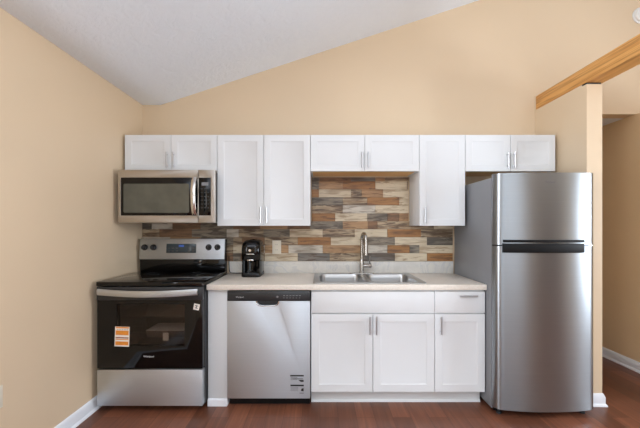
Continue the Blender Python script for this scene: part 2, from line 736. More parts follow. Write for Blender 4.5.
baseboard('baseboard_left', [(XL, -6.29), (XL, -0.002)])
baseboard('baseboard_partition', [(SX0, -0.35), (SX0, SY), (SX1, SY), (SX1, -0.002)])
baseboard('baseboard_hall', [(HX1, 2.99), (HX1, -0.9)])
baseboard('baseboard_hall_left', [(HX0, 0.125), (HX0, 2.99)])


# ------------------------------------------------------------------ cabinets
def bar_pull(parent, x, z, yf, length=0.13, vertical=True):
    mb = MB()
    h = length / 2
    yo = yf - 0.026
    if vertical:
        mb.tube([(x, yo, z - h), (x, yo, z + h)], 0.0066, 10, up=(1, 0, 0))
        for s in (-1, 1):
            mb.tube([(x, yf + 0.001, z + s * (h - 0.018)), (x, yo, z + s * (h - 0.018))], 0.0042, 8)
    else:
        mb.tube([(x - h, yo, z), (x + h, yo, z)], 0.0066, 10)
        for s in (-1, 1):
            mb.tube([(x + s * (h - 0.018), yf + 0.001, z), (x + s * (h - 0.018), yo, z)], 0.0042, 8)
    return mb.build('handle', 'handle_nickel', parent)


def upper_cabinet(label, x0, x1, z0, z1, doors, pull_z, group='white wall cabinets', raw=True):
    """doors: list of (x0, x1, handle x)"""
    yf = -0.325
    t = thing('wall_cabinet', ((x0 + x1) / 2, -0.16, z0), label, 'cabinet', group)
    mb = MB()
    a, b = x0 + 0.0012, x1 - 0.0012
    p = 0.016
    mb.box(a, b, -0.304, -0.003, z1 - p, z1, 0.001)
    mb.box(a, a + p, -0.304, -0.003, z0, z1 - p, 0.001)
    mb.box(b - p, b, -0.304, -0.003, z0, z1 - p, 0.001)
    mb.box(a + p, b - p, -0.304, -0.285, z0, z0 + 0.028, 0.001)
    mb.box(a + p, b - p, -0.02, -0.003, z0 + 0.02, z1 - p)
    mb.build('carcass', 'cabinet_white', t)
    mb = MB()
    mb.box(a + p, b - p, -0.285, -0.003, z0 + 0.004, z0 + 0.02)
    o = mb.build('bottom_panel', 'raw_wood' if raw else 'cabinet_white', t)
    if raw:
        o['label'] = 'unpainted wood underside'
    for d0, d1, hx in doors:
        mb = MB()
        mb.shaker(d0, d1, z0 - 0.002, z1 - 0.003, yf)
        d = mb.build('door', 'cabinet_white', t)
        bar_pull(d, hx, pull_z, yf)
    return t


g = 0.0018
ZT = 2.094
ZTALL = 1.340
ZSH = 1.792
UX = [-1.618, -0.852, -0.080, 0.8225, 1.2035, 1.950]


def two(x0, x1, off=0.026):
    m = (x0 + x1) / 2
    return [(x0 + g, m - g, m - off), (m + g, x1 - g, m + off)]


upper_cabinet('short white two-door wall cabinet above the microwave', UX[0], UX[1], ZSH, ZT, two(UX[0], UX[1]), ZSH + 0.088, raw=False)
upper_cabinet('tall white two-door wall cabinet between microwave and sink opening', UX[1], UX[2], ZTALL, ZT, two(UX[1], UX[2]), ZTALL + 0.086, raw=False)
upper_cabinet('short white two-door wall cabinet above the sink and faucet', UX[2], UX[3], ZSH, ZT, two(UX[2], UX[3]), ZSH + 0.088)
upper_cabinet('tall narrow white wall cabinet with a single door, left of the refrigerator', UX[3], UX[4], ZTALL, ZT, [(UX[3] + g, UX[4] - g, UX[3] + 0.044)], ZTALL + 0.086, raw=False)
upper_cabinet('short white two-door wall cabinet above the refrigerator', UX[4], UX[5], ZSH, ZT, two(UX[4], UX[5]), ZSH + 0.088)


def base_cabinet(label, x0, x1, doors, drawer_pull, false_front):
    yf = -0.63
    t = thing('base_cabinet', ((x0 + x1) / 2, -0.3, 0), label, 'cabinet', 'white base cabinets')
    a, b = x0 + 0.001, x1 - 0.001
    p = 0.016
    mb = MB()
    mb.box(a, a + p, -0.61, -0.003, 0.105, 0.864, 0.001)
    mb.box(b - p, b, -0.61, -0.003, 0.105, 0.864, 0.001)
    mb.box(a + p, b - p, -0.61, -0.003, 0.105, 0.121)
    mb.box(a + p, b - p, -0.02, -0.003, 0.121, 0.864)
    for z in (0.105, 0.67, 0.834):
        mb.box(a + p, b - p, -0.61, -0.59, z, z + 0.03)
    mb.build('carcass', 'cabinet_white', t)
    mb = MB()
    k1 = x1 if false_front else b - 0.003
    a = x0
    mb.box(a, k1, -0.55, -0.533, 0.0, 0.105)
    mb.prism([(-0.55, 0), (-0.561, 0), (-0.560, 0.007), (-0.556, 0.015), (-0.55, 0.018)], 'x', a, k1)
    mb.build('toe_kick', 'cabinet_white', t)
    mb = MB()
    mb.box(x0 + g, x1 - g, yf, yf + 0.019, 0.693, 0.851, 0.0015)
    d = mb.build('false_front' if false_front else 'drawer', 'cabinet_white', t)
    if drawer_pull is not None:
        bar_pull(d, drawer_pull, 0.822, yf, 0.13, False)
    for d0, d1, hx in doors:
        mb = MB()
        mb.shaker(d0, d1, 0.109, 0.684, yf, st=0.054)
        d = mb.build('door', 'cabinet_white', t)
        bar_pull(d, hx, 0.606, yf)
    return t


BX = [-0.066, 0.847, 1.220]
base_cabinet('wide white base cabinet with two doors under the sink', BX[0], BX[1], two(BX[0], BX[1], 0.024), None, True)
base_cabinet('narrow white base cabinet with drawer and one door, beside the refrigerator', BX[1], BX[2], [(BX[1] + g, BX[2] - g, BX[1] + 0.042)], 1.088, False)

# white end panel between range and dishwasher
t = thing('end_panel', (-0.76, -0.3, 0), 'white floor-to-counter filler panel between the range and the dishwasher', 'panel')
mb = MB()
mb.box(-0.833, -0.687, -0.612, -0.004, 0.0, 0.864, 0.0015)
mb.build('panel', 'cabinet_white', t)
mb = MB()
mb.prism([(-0.612, 0), (-0.624, 0), (-0.623, 0.045), (-0.618, 0.052), (-0.612, 0.054)], 'x', -0.832, -0.688)
mb.build('base_moulding', 'trim_white', t)

# ------------------------------------------------------------------ worktop
t = thing('countertop', (0.2, -0.32, 0.865), 'long light beige laminate countertop with a marble-look upstand', 'countertop')
mb = MB()
mb.prism([(-0.833, -0.002), (-0.833, -0.648), (1.224, -0.648), (1.224, -0.002)], 'z', 0.865, 0.905, bev=0.0035,
         holes=[[(-0.02, -0.09), (0.765, -0.09), (0.765, -0.590), (-0.02, -0.590)]])
mb.build('worktop', 'laminate', t, smooth=40)
mb = MB()
mb.box(-0.833, 1.2235, -0.022, -0.002, 0.905, 1.012, 0.002)
o = mb.build('upstand', 'marble_lip', t)
o['label'] = 'pale marble-look upstand'

# ------------------------------------------------------------------ tile backsplash
ROWH = 0.0735
ZB = 1.0135
rows = {
    0: [(-1.64, 'M'), (-1.2, 'G'), (-.95, 'R'), (-0.80, 'G'), (-0.73, 'R'), (-0.51, 'C'), (-0.205, 'B'), (0.09, 'M'), (0.385, 'B'), (0.69, 'C'), (0.985, 'O')],
    1: [(-1.64, 'C'), (-1.35, 'T'), (-1.05, 'M'), (-0.80, 'C'), (-0.72, 'L'), (-0.51, 'T'), (-0.29, 'L'), (0.025, 'T'), (0.37, 'L'), (0.62, 'O'), (0.825, 'D'), (0.915, 'C')],
    2: [(-1.64, 'L'), (-1.38, 'T'), (-1.1, 'G'), (-0.80, 'M'), (-0.72, 'R'), (-0.51, 'M'), (-0.205, 'O'), (0.10, 'C'), (0.385, 'G'), (0.69, 'C'), (0.985, 'D')],
    3: [(-1.64, 'M'), (-1.48, 'R'), (-1.18, 'G'), (-0.86, 'L'), (-0.75, 'M'), (-0.52, 'G'), (-0.28, 'C'), (0.025, 'M'), (0.32, 'C'), (0.62, 'O'), (0.93, 'M')],
    4: [(-1.64, 'D'), (-1.55, 'L'), (-1.36, 'R'), (-1.1, 'G'), (-0.8, 'R'), (-0.55, 'T'), (-0.3, 'R'), (-0.09, 'G'), (0.21, 'T'), (0.44, 'R'), (0.53, 'M'), (0.83, 'M'), (1.05, 'C')],
    5: [(-0.2, 'O'), (0.14, 'C'), (0.435, 'G'), (0.62, 'R'), (0.73, 'T')],
    6: [(-0.2, 'M'), (0.21, 'L'), (0.51, 'C')],
    7: [(-0.2, 'G'), (0.21, 'M'), (0.435, 'O'), (0.73, 'C')],
    8: [(-0.2, 'O'), (-0.01, 'C'), (0.285, 'M'), (0.385, 'T'), (0.58, 'C')],
    9: [(-0.2, 'G'), (-0.01, 'T'), (0.21, 'O'), (0.51, 'C'), (0.80, 'D')],
    10: [(-0.2, 'G'), (-0.005, 'R'), (0.285, 'B'), (0.51, 'T'), (0.6, 'M')],
}
keys = list(TILE)
mb = MB()
for r, lst in rows.items():
    z0 = ZB + r * ROWH
    z1 = z0 + ROWH
    if r == 4:
        z1 = min(z1, z0 + ROWH)
    end = 1.223 if r < 5 else 0.817
    if r == 4:
        end = 1.223
    ztop = min(z1, 1.786)
    for i, (x, k) in enumerate(lst):
        x1 = lst[i + 1][0] if i + 1 < len(lst) else end
        x0 = max(x, -1.638)
        if r >= 5:
            x0 = max(x0, -0.075)
        if x1 - x0 < 0.02:
            continue
        mb.mat(keys.index(k) + 1)
        mb.box(x0 + 0.0006, x1 - 0.0006, -0.0095, -0.0025, z0 + 0.0006, ztop - 0.0006, 0.0008, 1)
# rows behind the range, above the floor line of its back panel
mb.mat(0)
mb.box(-1.638, 1.2225, -0.003, -0.0005, ZB, ZB + 5 * ROWH)
mb.box(-0.075, 0.817, -0.003, -0.0005, ZB + 5 * ROWH, 1.786)
o = mb.build('backsplash', ['grout'] + ['tile_' + k for k in keys])
tag(o, 'multicoloured reclaimed-wood-look tile backsplash on the back wall above the counter', 'backsplash')


# ------------------------------------------------------------------ outlets, detector
def outlet(name, label, cx, cy, cz, face):
    t = thing(name, (cx, cy, cz), label, 'outlet')
    mb = MB()
    if face == 'y':
        mb.box(cx - 0.040, cx + 0.040, cy - 0.006, cy, cz - 0.062, cz + 0.062, 0.002)
    else:
        mb.box(cx, cx + 0.006, cy - 0.035, cy + 0.035, cz - 0.0575, cz + 0.0575, 0.002)
    mb.build('cover_plate', 'plate_white', t)
    for s in (-1, 1):
        mb = MB()
        if face == 'y':
            mb.prism(rrect(cx - 0.017, cx + 0.017, cz + s * 0.025 - 0.014, cz + s * 0.025 + 0.014, 0.008, 4), 'y', cy - 0.0085, cy - 0.005)
            r = mb.build('receptacle', 'plate_white', t)
            mb = MB()
            for q in (-0.006, 0.006):
                mb.box(cx + q - 0.001, cx + q + 0.001, cy - 0.0088, cy - 0.008, cz + s * 0.025 - 0.004, cz + s * 0.025 + 0.005)
            mb.build('slots', 'dark_grey', r)
        else:
            mb.prism(rrect(cy - 0.017, cy + 0.017, cz + s * 0.025 - 0.014, cz + s * 0.025 + 0.014, 0.008, 4), 'x', cx + 0.005, cx + 0.0085)
            mb.build('receptacle', 'plate_white', t)
    return t


outlet('wall_outlet', 'cream outlet cover on the tiled backsplash beside the coffee maker', -0.398, -0.0098, 1.142, 'y')
outlet('wall_outlet', 'cream outlet cover low on the left wall', XL, -1.422, 0.458, 'x')

t = thing('smoke_detector', (2.957, 0, 3.277), 'round white smoke detector high on the back wall above the beam', 'detector')
mb = MB()
mb.lathe([(0.0, 0.0), (0.074, 0.0), (0.074, -0.010), (0.066, -0.014), (0.0, -0.014)], (2.957, 0, 3.277), 'y', 32)
mb.build('mounting_base', 'plastic_white', t)
mb = MB()
mb.lathe([(0.0, -0.013), (0.062, -0.013), (0.062, -0.026), (0.050, -0.038), (0.024, -0.042), (0.0, -0.042)], (2.957, 0, 3.277), 'y', 32)
mb.build('sensor_cap', 'plastic_white', t)

# ------------------------------------------------------------------ microwave
mx0, mx1, mz0, mz1 = -1.598, -0.829, 1.361, 1.780
t = thing('microwave', ((mx0 + mx1) / 2, -0.2, mz0), 'stainless steel over-the-range microwave with dark glass door', 'microwave')
mb = MB()
mb.box(mx0 + 0.004, -0.857, -0.418, -0.012, mz0 + 0.012, mz1 - 0.002, 0.003)
mb.build('body', 'charcoal', t)
mb = MB()
mb.box(mx0 + 0.03, -0.9, -0.40, -0.05, mz0 + 0.002, mz0 + 0.012, 0.002)
mb.build('grease_filter', 'rack_wire', t)
yf = -0.455
xs = -0.962                                        # seam between door and control panel
mb = MB()
zg0, zg1 = mz0 + 0.058, mz1 - 0.062
mb.prism([(mx0, mz0), (xs - 0.001, mz0), (xs - 0.001, mz1), (mx0, mz1)], 'y', yf, yf + 0.034, bev=0.004,
         holes=[[(mx0 + 0.024, zg0), (xs - 0.005, zg0), (xs - 0.005, zg1), (mx0 + 0.024, zg1)]])
door = mb.build('door', 'steel_micro', t)
mb = MB()
mb.box(mx0 + 0.0235, xs - 0.0045, yf + 0.003, yf + 0.030, zg0 - 0.001, zg1 + 0.001, 0.002)
dg = mb.build('door_glass', 'black_gloss', door)
mb = MB()
mb.prism(rrect(mx0 + 0.045, xs - 0.072, zg0 + 0.022, zg1 - 0.048, 0.01), 'y', yf + 0.0015, yf + 0.004)
mb.build('window', 'micro_glass', door)
mb = MB()
pts = []
for i in range(13):
    u = i / 12.0
    z = mz0 + 0.062 + u * (mz1 - mz0 - 0.124)
    pts.append((xs - 0.026, yf - 0.004 - 0.040 * math.sin(PI * u) ** 0.6, z))
mb.tube(pts, 0.019, 12, flat=0.5, up=(1, 0, 0))
mb.build('handle', 'chrome', door)
mb = MB()
mb.prism([(xs + 0.001, mz0), (mx1, mz0), (mx1, mz1), (xs + 0.001, mz1)], 'y', yf, yf + 0.034, bev=0.004,
         holes=[[(xs + 0.004, zg0), (mx1 - 0.034, zg0), (mx1 - 0.034, zg1), (xs + 0.004, zg1)]])
cp = mb.build('control_panel', 'steel_micro', t)
mb = MB()
mb.box(xs + 0.0035, mx1 - 0.0335, yf + 0.003, yf + 0.030, zg0 - 0.001, zg1 + 0.001, 0.002)
kp = mb.build('keypad', 'black_gloss', cp)
mb = MB()
mb.box(xs + 0.026, mx1 - 0.054, yf + 0.002, yf + 0.004, zg1 - 0.062, zg1 - 0.036)
mb.build('display', 'print_grey', cp)
for r in range(6):
    for c in range(3):
        x = xs + 0.020 + c * 0.025
        z = zg1 - 0.085 - r * 0.030
        mb = MB()
        mb.box(x, x + 0.015, yf + 0.0026, yf + 0.0034, z - 0.006, z)
        mb.build('key', 'dark_grey', cp)

# ------------------------------------------------------------------ range
rx0, rx1 = -1.594, -0.840
ry = -0.71
t = thing('kitchen_range', ((rx0 + rx1) / 2, -0.35, 0), 'stainless steel and black glass electric range between left wall and counter', 'stove')
mb = MB()                                             # body is an open box: the oven cavity shows through the window
w0, w1, q0, q1 = -1.452, -0.968, 0.476, 0.776          # window opening
mb.box(rx0, rx0 + 0.04, -0.66, -0.04, 0.04, 0.905)
mb.box(rx1 - 0.04, rx1, -0.66, -0.04, 0.04, 0.905)
mb.box(rx0 + 0.04, rx1 - 0.04, -0.10, -0.04, 0.04, 0.905)
mb.box(rx0 + 0.04, rx1 - 0.04, -0.66, -0.10, 0.04, 0.34)
mb.box(rx0 + 0.04, rx1 - 0.04, -0.66, -0.10, 0.86, 0.905)
mb.build('body', 'charcoal', t)
mb = MB()
a, b, c, d = rx0 + 0.0405, rx1 - 0.0405, 0.3405, 0.8595
mb.box(a, a + 0.006, -0.655, -0.101, c, d)
mb.box(b - 0.006, b, -0.655, -0.101, c, d)
mb.box(a + 0.006, b - 0.006, -0.107, -0.101, c, d)
mb.box(a + 0.006, b - 0.006, -0.655, -0.107, c, c + 0.006)
mb.box(a + 0.006, b - 0.006, -0.655, -0.107, d - 0.006, d)
cav = mb.build('oven_cavity', 'oven_liner', t)
for zr in (0.55, 0.67):
    mb = MB()
    for i in range(14):
        y = -0.63 + i * 0.037
        mb.tube([(a + 0.007, y, zr), (b - 0.007, y, zr)], 0.0025, 6)
    for x in (a + 0.02, (a + b) / 2, b - 0.02):
        mb.tube([(x, -0.64, zr - 0.004), (x, -0.14, zr - 0.004)], 0.003, 6)
    mb.build('oven_rack', 'rack_wire', t)
mb = MB()
mb.box(-1.30, -1.02, -0.60, -0.40, 0.553, 0.556)
mb.box(-1.16, -1.12, -0.63, -0.62, 0.49, 0.55)
mb.build('manual', 'paper', t)['label'] = 'white paper manual inside the oven'

mb = MB()
mb.box(rx0 - 0.004, rx1 + 0.002, -0.715, -0.095, 0.905, 0.936, 0.004)
ck = mb.build('cooktop', 'black_gloss', t)
for (bx_, by_, br_) in ((-1.41, -0.54, 0.105), (-1.03, -0.54, 0.085), (-1.41, -0.25, 0.075), (-1.03, -0.25, 0.095)):
    mb = MB()
    mb.prism(arc(bx_, by_, br_, br_, 0, 360, 47)[:-1], 'z', 0.9361, 0.9364, holes=[arc(bx_, by_, br_ - 0.004, br_ - 0.004, 0, 360, 47)[:-1]])
    mb.build('burner_ring', 'ring_grey', ck)

# back guard
mb = MB()
mb.prism([(-0.04, 0.905), (-0.105, 0.936), (-0.112, 1.04), (-0.100, 1.045), (-0.09, 1.218), (-0.04, 1.218)], 'x', rx0 - 0.012, rx1 - 0.006, bev=0.003)
bg = mb.build('back_guard', 'black_gloss', t)


def guard_y(z):                                       # sloped front of the control panel
    return -0.1035 + (z - 1.045) / (1.218 - 1.045) * 0.010


mb = MB()
mb.prism([(-0.095, 1.040), (-0.1125, 1.040), (-0.0945, 1.222), (-0.045, 1.222), (-0.045, 1.212), (-0.085, 1.212)], 'x', rx0 - 0.018, rx1 - 0.012, bev=0.0025)
pn = mb.build('control_panel', 'steel_range', t)


def pan_y(z):
    return -0.1125 + (z - 1.040) / 0.182 * 0.018


mb = MB()
mb.prism([(pan_y(1.096) - 0.002, 1.096), (pan_y(1.178) - 0.002, 1.178), (pan_y(1.178) + 0.004, 1.178), (pan_y(1.096) + 0.004, 1.096)], 'x', -1.372, -1.106, bev=0.0008)
dp = mb.build('display', 'display_dim', pn)
mb = MB()
mb.prism([(pan_y(1.15) - 0.0026, 1.150), (pan_y(1.168) - 0.0026, 1.168), (pan_y(1.168), 1.168), (pan_y(1.15), 1.15)], 'x', -1.262, -1.214)
mb.build('clock_digits', 'display_glow', dp)
for i in range(7):
    for j in range(2):
        x = -1.360 + i * 0.036
        if 2 < i < 5:
            continue
        z = 1.108 + j * 0.026
        mb = MB()
        mb.prism([(pan_y(z) - 0.0025, z), (pan_y(z + 0.01) - 0.0025, z + 0.01), (pan_y(z + 0.01), z + 0.01), (pan_y(z), z)], 'x', x, x + 0.022)
        mb.build('button', 'dark_grey', pn)
for kx in (-1.566, -1.487, -0.994, -0.916):
    mb = MB()
    yk = pan_y(1.147)
    mb.lathe([(0.0, 0.002), (0.027, 0.002), (0.027, -0.006), (0.023, -0.010), (0.021, -0.026), (0.018, -0.029), (0.0, -0.029)], (kx, yk, 1.147), 'y', 24)
    k = mb.build('knob', 'knob_black', pn)
    mb = MB()
    mb.box(kx - 0.0045, kx + 0.0045, yk - 0.034, yk - 0.026, 1.128, 1.166, 0.002)
    mb.build('knob_grip', 'dark_grey', k)

# oven door
mb = MB()
z0, z1 = 0.316, 0.905
mb.prism([(rx0, z0), (rx1, z0), (rx1, z1 - 0.006), (rx0, z1 - 0.006)], 'y', ry, -0.663, bev=0.004, holes=[[(w0, q0), (w1, q0), (w1, q1), (w0, q1)]])
dr = mb.build('oven_door', 'black_gloss', t)
mb = MB()
mb.box(w0, w1, ry + 0.001, ry + 0.006, q0, q1)
mb.build('oven_window', 'oven_window', dr)
mb = MB()
mb.box(rx0 - 0.002, rx1 + 0.002, ry - 0.004, ry + 0.03, 0.806, 0.900, 0.004)
mb.build('door_top_rail', 'charcoal', dr)
mb = MB()
n_ = 15
out, inn = [], []
for i in range(n_ + 1):
    u = i / n_
    x = rx0 + 0.02 + u * (rx1 - rx0 - 0.045)
    y = ry - 0.028 - 0.024 * math.sin(PI * u)
    z = 0.868 - 0.012 * math.sin(PI * u)
    out.append((x, y, z))
b_ = bmesh.new()
rings = []
for (x, y, z) in out:
    rings.append([b_.verts.new(p) for p in ((x, y, z - 0.022), (x, y - 0.006, z - 0.014), (x, y - 0.008, z), (x, y - 0.006, z + 0.014), (x, y, z + 0.022), (x, y + 0.006, z + 0.022), (x, y + 0.006, z - 0.022))])
for A, B in zip(rings, rings[1:]):
    for k in range(7):
        b_.faces.new((A[k], A[(k + 1) % 7], B[(k + 1) % 7], B[k]))
b_.faces.new(rings[0])
b_.faces.new(rings[-1])
bmesh.ops.recalc_face_normals(b_, faces=b_.faces[:])
mb._merge(b_)
for x in (rx0 + 0.03, rx1 - 0.035):
    mb.box(x - 0.010, x + 0.010, ry - 0.026, ry + 0.002, 0.852, 0.884, 0.003)
mb.build('handle', 'steel_range', dr)
text_part('logo', 'Whirlpool', 0.018, (-1.224, ry - 0.0004, 0.402), 'print_white', dr, label='small white lettering low on the oven door')

# stickers on the oven door
R = Matrix.Rotation(math.radians(2), 3, 'Y')
pv = (-1.414, ry, 0.545)
mb = MB()
mb.mat(0)
mb.box(-1.466, -1.362, ry - 0.0012, ry - 0.0004, 0.474, 0.616, 0, rot=R, pivot=pv)
for z0_, z1_, m_ in ((0.604, 0.614, 1), (0.556, 0.588, 1), (0.532, 0.541, 2), (0.522, 0.528, 1), (0.484, 0.510, 1)):
    mb.mat(m_)
    mb.box(-1.460, -1.368, ry - 0.0016, ry - 0.0009, z0_, z1_, 0, rot=R, pivot=pv)
for i in range(5):
    mb.mat(3)
    mb.box(-1.452 + i * 0.017, -1.442 + i * 0.017, ry - 0.0016, ry - 0.0009, 0.593, 0.597, 0, rot=R, pivot=pv)
mb.build('sticker', ['sticker_white', 'sticker_orange', 'sticker_brown', 'print_grey'], dr)['label'] = 'orange and white banded sticker'
R = Matrix.Rotation(math.radians(12), 3, 'Y')
pv = (-0.882, ry, 0.757)
mb = MB()
mb.mat(0).box(-0.903, -0.861, ry - 0.0012, ry - 0.0004, 0.735, 0.779, 0, rot=R, pivot=pv)
mb.mat(1)
mb.box(-0.894, -0.870, ry - 0.0016, ry - 0.0009, 0.763, 0.768, 0, rot=R, pivot=pv)
mb.box(-0.892, -0.872, ry - 0.0016, ry - 0.0009, 0.746, 0.751, 0, rot=R, pivot=pv)
mb.box(-0.886, -0.880, ry - 0.0016, ry - 0.0009, 0.751, 0.763, 0, rot=R, pivot=pv)
mb.build('tag', ['sticker_white', 'print_black'], dr)['label'] = 'small tilted white square tag'

# storage drawer
mb = MB()
mb.box(rx0, rx1, ry, -0.663, 0.048, 0.308, 0.004)
mb.build('storage_drawer', 'steel_range', t)
for x in (rx0 + 0.06, rx1 - 0.06):
    for y in (-0.60, -0.10):
        mb = MB()
        mb.lathe([(0.0, 0.0), (0.018, 0.0), (0.018, 0.01), (0.010, 0.014), (0.010, 0.041), (0.0, 0.041)], (x, y, 0), 'z', 14)
        mb.build('foot', 'black_matte', t)

# ------------------------------------------------------------------ dishwasher
dx0, dx1 = -0.683, -0.070
dy = -0.645
t = thing('dishwasher', ((dx0 + dx1) / 2, -0.3, 0), 'stainless steel dishwasher with dark control strip left of the sink cabinet', 'dishwasher')
mb = MB()
mb.box(dx0 + 0.004, dx1 - 0.004, -0.598, -0.03, 0.068, 0.855)
mb.build('tub', 'charcoal', t)
mb = MB()
mb.box(dx0 + 0.006, dx1 - 0.006, -0.585, -0.57, 0.0, 0.066)
mb.build('toe_kick', 'black_plastic', t)
hx0, hx1, zp = -0.466, -0.302, 0.784
hc = (hx0 + hx1) / 2
notch = [(hx1, zp)] + [(hc + (hx1 - hx0) / 2 * math.copysign(abs(math.cos(a_)) ** 0.55, math.cos(a_)), zp - 0.036 * abs(math.sin(a_)) ** 0.8) for a_ in [PI * i / 14 for i in range(1, 14)]] + [(hx0, zp)]
mb = MB()
mb.prism([(dx0 + 0.002, 0.069), (dx1 - 0.002, 0.069), (dx1 - 0.002, zp)] + notch + [(dx0 + 0.002, zp)], 'y', dy, -0.60, bev=0.002)
dr = mb.build('door', 'steel_h', t)
mb = MB()
mb.tube([(x, dy - 0.001, z) for x, z in notch], 0.0048, 8, up=(0, 1, 0))
mb.build('handle_lip', 'chrome', dr)
mb = MB()
mb.box(hx0 + 0.001, hx1 - 0.001, -0.612, -0.601, zp - 0.034, zp - 0.001)
mb.build('handle_recess', 'dark_grey', dr)
mb = MB()
mb.box(dx0 + 0.002, dx1 - 0.002, dy - 0.002, -0.60, zp + 0.001, 0.858, 0.004)
cp = mb.build('control_panel', 'charcoal', t)
mb = MB()
mb.box(dx0 + 0.02, dx1 - 0.02, dy - 0.0035, dy - 0.0015, 0.835, 0.839, 0.0005)
mb.build('trim_line', 'dark_grey', cp)
text_part('logo', 'Whirlpool', 0.014, (-0.588, dy - 0.0024, 0.814), 'print_white', cp)
for i in range(6):
    mb = MB()
    mb.box(-0.27 + i * 0.023, -0.256 + i * 0.023, dy - 0.0028, dy - 0.0018, 0.822, 0.827)
    mb.build('button', 'print_grey', cp)
    mb = MB()
    mb.box(-0.27 + i * 0.023, -0.260 + i * 0.023, dy - 0.0028, dy - 0.0018, 0.806, 0.810)
    mb.build('button_mark', 'print_grey', cp)
mb = MB()
mb.lathe([(0, 0), (0.008, 0), (0.008, -0.002), (0, -0.002)], (-0.312, dy - 0.001, 0.816), 'y', 16)
mb.build('start_button', 'print_grey', cp)
mb = MB()
mb.mat(1)
mb.box(-0.219, -0.119, dy - 0.0013, dy - 0.0006, 0.232, 0.242)
mb.box(-0.217, -0.119, dy - 0.0013, dy - 0.0006, 0.160, 0.171)
mb.prism([(-0.120, 0.192), (-0.140, 0.192), (-0.160, 0.206), (-0.120, 0.206)], 'y', dy - 0.0013, dy - 0.0006)
mb.prism([(-0.120, 0.122), (-0.140, 0.126), (-0.136, 0.142), (-0.120, 0.146)], 'y', dy - 0.0013, dy - 0.0006)
mb.box(-0.150, -0.119, dy - 0.0013, dy - 0.0006, 0.108, 0.111)
mb.mat(2)
for z in (0.222, 0.214, 0.206):
    mb.box(-0.216, -0.166, dy - 0.0013, dy - 0.0006, z, z + 0.003)
mb.box(-0.200, -0.125, dy - 0.0013, dy - 0.0006, 0.212, 0.217)
for z in (0.150, 0.142, 0.134, 0.126):
    mb.box(-0.216, -0.160, dy - 0.0013, dy - 0.0006, z, z + 0.002)
mb.build('sticker', ['print_white', 'print_black', 'print_grey'], dr)['label'] = 'information sticker in black print'

# ------------------------------------------------------------------ sink
t = thing('kitchen_sink', (0.37, -0.33, 0.9), 'stainless steel double-bowl drop-in sink in the countertop', 'sink')
sx0, sx1, sy0, sy1 = -0.050, 0.800, -0.606, -0.055
bowls = [(-0.005, 0.352, -0.574, -0.150), (0.392, 0.750, -0.574, -0.150)]
mb = MB()
mb.prism(rrect(sx0, sx1, sy0, sy1, 0.025, 5), 'z', 0.9055, 0.9125, bev=0.002, holes=[rrect(a_, b_, c_, d_, 0.06, 6) for a_, b_, c_, d_ in bowls])
mb.build('rim', 'steel_sink', t)
for (a_, b_, c_, d_) in bowls:
    bm_ = bmesh.new()
    rings = []
    for ins, z in ((0.0, 0.912), (0.003, 0.905), (0.006, 0.88), (0.012, 0.77), (0.022, 0.745), (0.045, 0.732), (0.10, 0.729)):
        rings.append([bm_.verts.new((x, y, z)) for x, y in rrect(a_ + ins, b_ - ins, c_ + ins, d_ - ins, max(0.02, 0.06 - ins * 0.3), 6)])
    k = len(rings[0])
    for A, B in zip(rings, rings[1:]):
        for i in range(k):
            bm_.faces.new((A[i], A[(i + 1) % k], B[(i + 1) % k], B[i]))
    bm_.faces.new(rings[-1])
    bmesh.ops.recalc_face_normals(bm_, faces=bm_.faces[:])
    for f in bm_.faces:
        f.normal_flip()
    mb = MB()
    mb._merge(bm_)
    bw = mb.build('bowl', 'steel_sink', t, smooth=60)
    mb = MB()
    cx, cy = (a_ + b_) / 2, (c_ + d_) / 2
    mb.lathe([(0.0, 0.730), (0.042, 0.730), (0.044, 0.733), (0.036, 0.734), (0.03, 0.7315), (0.0, 0.7315)], (cx, cy, 0), 'z', 24)
    mb.build('drain', 'chrome', bw)

# ------------------------------------------------------------------ faucet
fx, fy = 0.374, -0.098
t = thing('kitchen_faucet', (fx, fy, 0.9125), 'tall brushed nickel pull-down faucet behind the sink', 'faucet')
mb = MB()
mb.prism(rrect(fx - 0.11, fx + 0.11, fy - 0.028, fy + 0.028, 0.027, 8), 'z', 0.9128, 0.918, bev=0.0015)
mb.build('deck_plate', 'nickel', t)
mb = MB()
mb.lathe([(0.0, 0.918), (0.026, 0.918), (0.026, 0.924), (0.021, 0.93), (0.0195, 1.0), (0.0185, 1.03), (0.013, 1.04), (0.0, 1.04)], (fx, fy, 0), 'z', 24)
mb.build('base', 'nickel', t)
dirv = Vector((0.17, -0.985, 0))
R_ = 0.062
zt = 1.21
pts = [(fx, fy, 1.03), (fx, fy, 1.10), (fx, fy, 1.16), (fx, fy, zt)]
for i in range(1, 13):
    q = PI * i / 12
    o = dirv * (R_ * (1 - math.cos(q)))
    pts.append((fx + o.x, fy + o.y, zt + R_ * math.sin(q)))
end = dirv * (2 * R_)
mb = MB()
mb.tube(pts, 0.0135, 14, up=(1, 0, 0))
mb.build('spout', 'nickel', t)
mb = MB()
mb.lathe([(0.0, 1.212), (0.0135, 1.212), (0.0145, 1.205), (0.0165, 1.15), (0.019, 1.095), (0.019, 1.085), (0.015, 1.082), (0.0, 1.082)], (fx + end.x, fy + end.y, 0), 'z', 20)
mb.build('spray_head', 'nickel', t)
mb = MB()
mb.lathe([(0.0, 0.012), (0.017, 0.012), (0.019, 0.080), (0.016, 0.086), (0.0, 0.086)], (fx, fy, 0.982), 'x', 20)
hd = mb.build('valve', 'nickel', t)
mb = MB()
mb.tube([(fx + 0.070, fy - 0.004, 0.99), (fx + 0.068, fy - 0.012, 1.03), (fx + 0.072, fy - 0.02, 1.068)], [0.007, 0.006, 0.005], 10)
mb.build('lever', 'nickel', hd)

